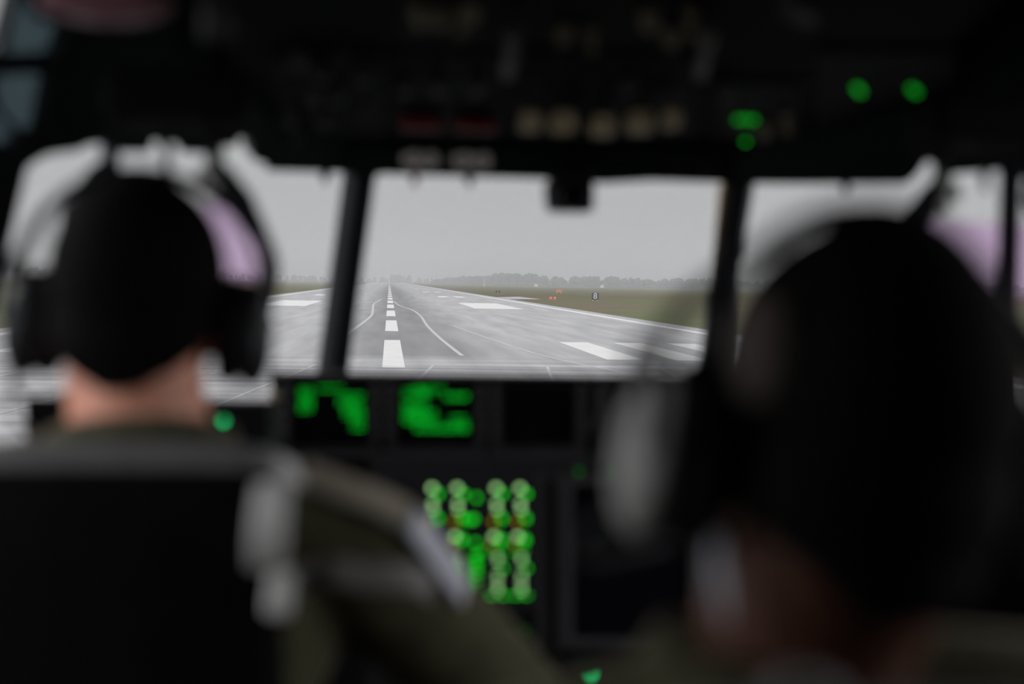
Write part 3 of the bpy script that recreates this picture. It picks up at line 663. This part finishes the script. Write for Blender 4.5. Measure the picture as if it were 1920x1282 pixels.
plate('faceplate', PK, [PK.hit(*p) for p in ((775, 893), (1012, 893), (1012, 1146), (775, 1146))], [], .014, M['panel'], ku, r=.004, off=-.004)
def key(px, py, w_, h_, m, dx=0):
    u = px2m(PK, px, py); c = PK.hit(px, py, -.002); R = Matrix(PK.frame()).transposed()
    g = MB(); g.box(c, (w_ * u, h_ * u, .006), R, bev=.0015); return g.build('key', m, ku)
KX = (811, 858, 931, 976); SM = 9
for i, x in enumerate(KX):
    key(x - 1, 915, 10, 8, M['palekey']); key(x + 11, 926, 9, 9, M['greenkey'])
    key(x, 944, 9, 6, M['palekey']); key(x + 1, 955, 9, 5, M['palekey']); key(x - 6, 978, 9, 6, M['amber']); key(x + 10, 972, 9, 10, M['greenkey'])
    if i > 0:
        key(x - 5, 1006, 10, 8, M['palekey']); key(x + 8, 1012, 10, 12, M['greenkey']); key(x - 10, 1022, 7, 5, M['amber'])
    for yy in (1044, 1052, 1077, 1087, 1099, 1108):
        key(x + (2 if i > 1 else 5), yy, 9, 3.2, M['palekey'])
    key(x + 12, 1065, 7, 7, M['greenkey'])
key(894, 933, 8, 8, M['greenkey']); key(888, 973, 9, 9, M['greenkey']); key(880, 975, 7, 8, M['greenkey']); key(892, 1017, 9, 7, M['greenkey'])
for yy in (1040, 1052, 1064, 1076, 1088, 1098, 1108): key(893, yy, 12, 6, M['greenkey'])
for xx in (900, 922, 944, 966, 986): key(xx, 1116, 13, 3, M['greenkey'])
for xx in (905, 930, 955, 980): key(xx, 1034, 12, 2.2, M['greenkey'])
rd = thing('radar_display', PK.hit(1180, 1215), 'large blank dark display right of the glowing keypad', 'display')
plate('bezel', PK, [PK.hit(*p) for p in ((1060, 892), (1310, 892), (1310, 1212), (1060, 1212))], [[PK.hit(*p) for p in ((1076, 908), (1294, 908), (1294, 1195), (1076, 1195))]], .016, M['bezel'], rd, r=.006, rh=.004, off=-.002)
plate('screen', PK, [PK.hit(*p) for p in ((1072, 904), (1298, 904), (1298, 1199), (1072, 1199))], [], .005, M['screen'], rd, off=-.012)

# ------------------------------------------------------------------ people
def finger(b, p, d, n, lens, r, curl):
    d = Vector(d).normalized(); n = Vector(n).normalized(); ax = d.cross(n)
    q = Vector(p); a = 0
    for k, L in enumerate(lens):
        a += curl[k]; dd = d * math.cos(a) + n * math.sin(a); e = q + dd * L
        b.capsule(q, r * (1 - .1 * k), e, r * (.92 - .1 * k), 10); q = e
def hand(b, wrist, d, n, side, curl=(.45, .6, .45)):
    """wrist point, direction of the fingers, palm normal; side is the way the thumb points"""
    d = Vector(d).normalized(); n = Vector(n).normalized(); s_ = Vector(side); s_ = (s_ - d * s_.dot(d)).normalized(); w0 = Vector(wrist)
    for k in (-1.3, -.45, .45, 1.3): b.capsule(w0 + d * .012 + s_ * (k * .012), .014, w0 + d * .082 + s_ * (k * .0195), .0125, 12)
    for k, (o, L) in enumerate(((1.35, .040), (.47, .046), (-.42, .043), (-1.28, .034))):
        finger(b, w0 + d * (.085 - abs(o) * .003) + s_ * (o * .0195), d + s_ * (o * .06), n, (L, L * .62, L * .5), .0092, curl)
    finger(b, w0 + d * .028 + s_ * .024, d * .62 + s_ * .75 + n * .35, n, (.042, .032, .026), .0115, (.1, .3, .3))
def person(name, label, cat, Hc, Rh, skin, neck, sh_l, sh_r, el_l, el_r, wr_l, wr_r, hip, knees, feet, handdirs, cdz=0.0):
    t = thing(name, hip, label, cat)
    H = lambda x, y, z: Hc + Rh @ Vector((x, y, z))
    b = MB()
    b.ell(H(0, -.008, .028), (.0755, .096, .087), Rh, 28, 18)
    b.ell(H(0, .035, -.045), (.056, .058, .072), Rh); b.ell(H(0, .045, -.088), (.034, .040, .028), Rh); b.ell(H(0, .01, -.02), (.068, .07, .07), Rh)
    b.ell(H(0, .078, .022), (.050, .020, .016), Rh)                     # brow
    b.capsule(H(0, .092, .012), .008, H(0, .112, -.028), .0125); b.ell(H(.011, .100, -.031), (.009, .010, .008), Rh); b.ell(H(-.011, .100, -.031), (.009, .010, .008), Rh)
    b.ell(H(0, .092, -.058), (.022, .010, .0055), Rh); b.ell(H(0, .090, -.068), (.019, .010, .0065), Rh)
    for s in (-1, 1):
        b.ell(H(s * .078, -.005, -.018), (.011, .019, .031), Rh @ rot(z=s * -22)); b.ell(H(s * .038, .070, -.015), (.024, .022, .018), Rh)
        b.ell(H(s * .031, .0785, .0145), (.017, .0125, .0062), Rh); b.ell(H(s * .031, .0775, -.0075), (.016, .0115, .0055), Rh)
    nb = Vector(neck)
    b.capsule(H(0, -.020, -.045), .060, nb, .063); b.capsule(nb, .060, nb + Vector((0, .0, -.05)), .07)
    ch = nb + Vector((0, .01, -.17)); hp = Vector(hip)
    b.ell(ch, (.165, .105, .16)); b.ell(ch.lerp(hp, .35), (.145, .10, .16)); b.ell(ch.lerp(hp, .70), (.148, .102, .15)); b.ell(hp + Vector((0, .0, .03)), (.165, .115, .10))
    suit = MB()
    suit.ell(ch, (.185, .122, .175)); suit.ell(ch.lerp(hp, .35), (.172, .120, .17)); suit.ell(ch.lerp(hp, .70), (.172, .122, .16)); suit.ell(hp + Vector((0, 0, .03)), (.18, .128, .108))
    for S_, E_, W_, hd_ in ((sh_l, el_l, wr_l, handdirs[0]), (sh_r, el_r, wr_r, handdirs[1])):
        S_, E_, W_ = Vector(S_), Vector(E_), Vector(W_)
        b.capsule(nb + Vector((0, 0, -.045)), .045, S_, .048); b.capsule(S_, .052, E_, .040); b.capsule(E_, .040, W_, .027)
        hand(b, W_, *hd_)
        suit.capsule(nb.lerp(S_, .22) + Vector((0, 0, -.044)), .064, S_, .067); suit.capsule(S_, .068, E_, .055); suit.capsule(E_, .054, W_.lerp(E_, .08), .039)
        # sleeve folds
        for k in (.25, .5, .75):
            q_ = S_.lerp(E_, k); x, y_, z = basis(E_ - S_); pts = [q_ + (x * math.cos(a) + y_ * math.sin(a)) * (.062 - .010 * k) + z * (.012 * math.sin(2 * a + k * 9)) for a in [i * .45 for i in range(15)]]
            suit.tube(pts, .0085, 8)
    for s, kn, ft in ((-1, knees[0], feet[0]), (1, knees[1], feet[1])):
        h_ = hp + Vector((s * .09, .02, 0)); kn, ft = Vector(kn), Vector(ft)
        b.capsule(h_, .080, kn, .056); b.capsule(kn, .055, ft, .038); b.capsule(ft + Vector((0, -.03, -.045)), .034, ft + Vector((0, .13, -.055)), .028)
        suit.capsule(h_, .094, kn, .070); suit.capsule(kn, .070, ft.lerp(kn, .12), .056)
        g = MB(); g.capsule(ft + Vector((0, -.035, -.048)), .045, ft + Vector((0, .14, -.055)), .040); g.capsule(ft + Vector((0, -.02, -.03)), .048, ft.lerp(kn, .25), .048)
        g.remesh('boot', M['boot'], t, .008, 3)
    b.remesh('body', skin, t, .0055, 4)
    suit.remesh('flight_suit', M['suit'], t, .007, 4)
    for s in (-1, 1):
        g = MB(); g.ell(H(s * .031, .0775, .004), (.012, .0118, .012), Rh); ey = g.build('eye', M['eye'], t, True)
        g = MB(); g.ell(H(s * .031, .0880, .004), (.0055, .0028, .0055), Rh); g.build('iris', M['iris'], ey, True)
    # collar: an open stand collar round the neck
    g = MB(); up_ = (H(0, 0, 0) - nb).normalized(); x, y_, z = basis(up_); rs = []
    c0 = nb + Vector((0, .0, .004 - cdz))
    for (rr, hh) in ((.084, -.075), (.078, -.035), (.077, -.010), (.083, -.006), (.090, -.026), (.104, -.072)):
        rs.append([c0 + (x * math.cos(a) + y_ * math.sin(a)) * rr * (1 + .03 * math.sin(3 * a)) + z * hh * (1 + .18 * math.sin(2 * a + .8)) for a in [i * math.pi * 2 / 36 for i in range(36)]])
    rs.append(rs[0]); g.rings(rs, cap=False); g.build('collar', M['suit'], t, True)
    return t, H
def hair(t, Hc, Rh, nape, m, k=1.0):
    b = MB(); H = lambda x, y, z: Hc + Rh @ Vector((x, y, z))
    b.ell(H(0, -.010, .030), (.0805 * k, .1005, .0915), Rh, 28, 18); b.ell(H(0, -.030, -.022), (.0755 * k, .072, .066), Rh); b.ell(H(0, -.040, -.062), (.058, .052, .050), Rh)
    inv = Rh.inverted()
    def cut(p):
        q = inv @ (p - Hc); x, y, z = q
        if y > .062: return z < .062 + (y - .062) * .5
        if y > .012: return z < (-.005 + (y - .012) * 1.3)
        lim = nape + 9 * x * x + max(0, (y + .04)) * .55
        return z < lim
    return b.remesh('hair', m, t, .0045, 3, cut, .004)
def headset(label, Hc, Rh, rw, top, cup_m, cup_r, bandgap, boomside, cable=None, cup_t=.045, cupz=-.018, hug=False, cush=.011):
    H = lambda x, y, z: Hc + Rh @ Vector((x, y, z))
    t = thing('headset', H(0, 0, -.02), label, 'headset', None)
    pts = []
    pts = []
    if hug:
        half = []
        for i in range(9):
            a = math.radians(90 - 46 * i / 8); half.append((.0885 * math.cos(a), .030 + (top - .030) * math.sin(a)))
        half += [(rw - .018, cupz + .075), (rw - .004, cupz + .040)]
        pts = smoothpath([H(-x, .002, z) for x, z in half[::-1]] + [H(x, .002, z) for x, z in half[1:]], 3)
    for i in range(0 if hug else 49):
        a = math.radians(3 + 174 * i / 48); pts.append(H(-rw * math.cos(a), .002, .011 + (top - .011) * math.sin(a)))
    g = MB(); g.strap(pts, .026, .006, Rh @ Vector((0, 1, 0))); hb_ = g.build('headband', M['cupblack'], t, True)
    g = MB(); g.strap([p + (Hc - p).normalized() * .002 for p in pts[len(pts) * 2 // 7:len(pts) * 5 // 7 + 1]], .034, .008, Rh @ Vector((0, 1, 0))); g.build('pad', M['foam'], hb_, True)
    for s in (-1, 1):
        g = MB(); c = H(s * (rw - .012), .004, cupz)
        g.ell(c, (cup_t * .5, cup_r * .72, cup_r), Rh @ rot(y=s * -6), 24, 16, lambda q: Vector((q.x, q.y, q.z * (1.0 if q.z > 0 else 1.08)))); cu_ = g.build('ear_cup', cup_m, t, True)
        g = MB(); c = H(s * (rw - .019 - cush), .004, cupz); rs = []
        pts2 = [c + Rh @ Vector((0, math.cos(a) * cup_r * .58, math.sin(a) * cup_r * .82)) for a in [i * math.pi / 12 for i in range(25)]]
        g.tube(pts2, cush, 10, hint=Rh @ Vector((1, 0, 0))); g.build('cushion', M['foam'], cu_, True)
        g = MB(); yk = [H(s * (rw + .002), .003 + dy, cupz + dz) for dy, dz in ((-.036, .0), (-.030, .035), (-.004, cup_r + .012), (.022, .035), (.028, .0))]
        g.tube(smoothpath(yk, 5), .0035, 8); g.build('yoke', M['cupblack'], t, True)
    s = boomside
    bo = smoothpath([H(s * (rw + .004), .02, cupz - .04), H(s * (rw + .006), .06, cupz - .075), H(s * .055, .125, cupz - .07), H(s * .02, .135, cupz - .06)], 6)
    g = MB(); g.tube(bo, .003, 8); bm_ = g.build('mic_boom', M['cupblack'], t, True)
    g = MB(); g.ell(bo[-1], (.016, .009, .011), Rh); g.build('microphone', M['foam'], bm_, True)
    if hug:
        g = MB(); g.ell(H(-.0745, -.040, .042), (.011, .022, .030), Rh @ rot(z=28)); tag(g.build('temple_highlight', M['temple'], t, True), 'painted brownish highlight on the temple')  # soft highlight on the temple, added as a brownish lump
    if cable:
        g = MB(); g.tube(smoothpath(cable, 8), .003, 8); g.build('cable', M['dstrap'], t, True)
    return t

# pilot in the left seat
Hc = P(262, 512, 1.325); Hc.z = P(268, 322, 1.30).z - .121; Rh = rot(z=-2, y=2)
nk = P(262, 800, 1.30)
shl = P(-120, 985, 1.31); shr = P(672, 1040, 1.31)
hip = Vector((nk.x - .01, 1.30, FLOOR + .53))
elr = P(1005, 1370, 1.44); ell_ = shl + Vector((-.05, .10, -.27))
wrr = P(1010, 1420, 1.66); wrl = ell_ + Vector((.06, .24, .03))
t1, H1 = person('person', 'person in olive flight suit and black headset sitting in the left seat, back to us', 'person', Hc, Rh, M['skin'], nk, shl, shr, ell_, elr, wrl, wrr, hip,
    (hip + Vector((-.13, .44, .06)), hip + Vector((.065, .44, .06))), ((hip.x - .14, 1.80, FLOOR + .10), (hip.x + .05, 1.80, FLOOR + .10)),
    (((0, .9, -.15), (.0, -.1, -1), (1, 0, 0)), ((-.15, .8, -.25), (0, -.3, -1), (-1, 0, 0))))
hair(t1, Hc, Rh, -.076, M['hair'], .975)
# bluish highlight on the outer sleeve, put in as a pale strip
def on_arm(S_, E_, k, ang, r):
    x, y, z = basis(E_ - S_); return S_.lerp(E_, k) + (x * math.cos(ang) + y * math.sin(ang)) * r
tt = (elr - shr).normalized(); nn_ = Vector((.55, -.55, .62)); sd_ = tt.cross(nn_)
g = MB(); g.strap(smoothpath([P(770, 972, 1.265), P(815, 1030, 1.275), P(868, 1108, 1.30)], 5), .036, .006, sd_); tag(g.build('sleeve_highlight', M['paleblue'], t1, True), 'painted pale bluish highlight on the sleeve')
g = MB(); g.strap(smoothpath([P(566, 888, 1.275), P(640, 914, 1.265), P(700, 936, 1.26), P(762, 966, 1.258)], 5), .030, .006, Vector((.05, -.55, .5)).cross((.9, 0, -.4))); tag(g.build('shoulder_rim_light', M['tan'], t1, True), 'painted pale tan rim light along the shoulder')  # tan strip added for the rim of light on the shoulder
headset('black headset worn by the person in the left seat', Hc, Rh, .112, .1245, M['cupblack'], .049, 0, -1,
        [Hc + Vector((-.113, 0, -.07)), Hc + Vector((-.118, .01, -.10)), Hc + Vector((-.10, .03, -.13)), Hc + Vector((-.11, .08, -.22)), Hc + Vector((-.13, .14, -.33))])

# person in the middle, close to us
Hc2 = P(1604, 760, .775); Hc2.z = P(1612, 402, .77).z - .1215; Rh2 = rot(z=6, y=5)
nk2 = P(1515, 1178, .77)
shl2 = nk2 + Vector((-.185, .015, -.118)); shr2 = nk2 + Vector((.19, .0, -.075))
hip2 = Vector((nk2.x + .01, .80, FLOOR + .44))
el2l = shl2 + Vector((-.03, .10, -.26)); el2r = shr2 + Vector((.05, .08, -.26))
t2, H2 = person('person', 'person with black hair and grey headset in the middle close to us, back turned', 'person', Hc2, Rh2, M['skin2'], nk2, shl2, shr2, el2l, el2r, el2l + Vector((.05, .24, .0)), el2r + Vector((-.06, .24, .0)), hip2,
    (hip2 + Vector((-.10, .45, .06)), hip2 + Vector((.10, .45, .06))), ((hip2.x - .10, 1.34, FLOOR + .10), (hip2.x + .10, 1.34, FLOOR + .10)),
    (((.1, .9, -.15), (0, -.1, -1), (1, 0, 0)), ((-.1, .9, -.15), (0, -.1, -1), (-1, 0, 0))), .016)
hair(t2, Hc2, Rh2, -.094, M['hair'])
g = MB(); g.strap(smoothpath([P(1345, 1005, .733), P(1351, 1060, .727), P(1358, 1105, .722), P(1365, 1175, .714)], 5), [.001, .003, .005, .0065, .008, .0085, .009, .009, .0085, .008, .007, .006, .005, .004, .0025, .001], .004, (-.65, .76, 0)); tag(g.build('neck_strip', M['paleblue'], t2, True), 'pale strip beside the neck')  # narrow pale strip along the left of the neck
headset('grey headset on the black haired person in the middle', Hc2, Rh2, .127, .1270, M['cup'], .046, 0, -1, None, cup_t=.038, hug=True, cush=.017)

# ------------------------------------------------------------------ seats
def seat(name, label, c, w_, zback, ztop, yb, mat_):
    t = thing(name, (c.x, c.y, FLOOR), label, 'seat')
    zs = hip.z - .10 if c.x < -.3 else hip2.z - .10
    g = MB(); g.box((c.x, c.y + .10, zs - .045), (.44, .46, .085), bev=.03); g.build('cushion', mat_, t, True)
    g = MB(); g.box((c.x, c.y + .10, zs - .115), (.46, .46, .045), bev=.01); g.build('pan', M['black'], t)
    rs = []
    for k in range(9):
        u = k / 8; z = zback + (ztop - zback) * u; hw = w_ * (1.0 - .12 * u); th = .045 - .012 * u; cy = yb - .02 * u
        if k == 8: hw *= .93; th *= .55
        rs.append([Vector((c.x + x, cy + y, z)) for x, y in _rr(hw, th, .03)])
    g = MB(); g.rings(rs); g.build('backrest', mat_, t, True)
    g = MB(); g.tube([(c.x + w_ * k_, yb - .018, ztop + .001 - .006 * abs(k_) ** 4) for k_ in (-.86, -.6, -.3, 0, .3, .6, .86)], [.012] + [.017] * 5 + [.012], 12); tag(g.build('top_highlight', M['lit_top'], t, True), 'painted grey highlight along the seat top')  # lighter roll added for the light falling on the seat top
    for s in (-1, 1):
        g = MB(); g.tube([(c.x + s * .235, yb + .0, zs + .16), (c.x + s * .245, yb + .10, zs + .19), (c.x + s * .245, yb + .36, zs + .19)], .022, 12); g.build('armrest', mat_, t, True)
    g = MB(); g.box((c.x, c.y + .05, (FLOOR + zs - .13) / 2), (.26, .30, zs - .14 - FLOOR), bev=.02); g.build('pedestal', M['black'], t)
    return t
s1c = Vector((P(225, 900, 1.12).x, 1.20, 0))
st = seat('pilot_seat', 'charcoal left seat with pale grey harness straps behind the person', s1c, .142, hip.z - .05, P(220, 868, 1.12).z, 1.125, M['seat'])
g = MB(); g.strap(smoothpath([P(395, 862, 1.24), P(450, 846, 1.20), P(500, 868, 1.16), P(512, 900, 1.10), P(506, 960, 1.06), P(502, 1015, 1.05), P(500, 1060, 1.06)], 6), .027, .004, (1, .2, 0)); tag(g.build('harness_strap', M['strap'], st, True), 'pale grey shoulder strap over the seat back')
g = MB(); g.strap(smoothpath([P(440, 868, 1.22), P(500, 858, 1.22), P(560, 890, 1.24)], 6), .030, .004, (0, 1, .3)); g.build('harness_strap', M['strap'], st, True)
g = MB(); g.box(P(524, 1112, 1.06), (.018, .012, .034), rot(y=6), bev=.005); g.build('buckle', M['strap'], st, True)
g = MB(); g.strap(smoothpath([P(560, 1090, 1.14), P(620, 1070, 1.12), P(690, 1082, 1.11), P(770, 1082, 1.12), P(810, 1105, 1.16)], 6), .022, .004, (0, .3, 1)); g.build('lap_strap', M['dstrap'], st, True)
seat2 = seat('jump_seat', 'dark middle seat under the person close to us', Vector((hip2.x, .70, 0)), .17, hip2.z - .05, P(1500, 1330, .66).z, .635, M['seat'])
g = MB(); g.ell(P(1500, 1312, .70), (.026, .012, .017)); g.build('harness_reel', M['dstrap'], seat2, True)

# map lamp at the upper left
lb = P(395, 10, 1.25)
t = thing('map_lamp', lb, 'small grey map lamp hanging at the upper left of the ceiling', 'lamp')
g = MB(); g.tube([lb + Vector((0, .01, .098)), lb + Vector((-.004, .005, .05)), lb], .006); g.build('stem', M['knob'], t, True)
g = MB(); g.cyl(lb + Vector((0, 0, .004)), lb + Vector((.004, .02, -.022)), .010, .016); g.build('lamp_head', M['knob'], t, True)
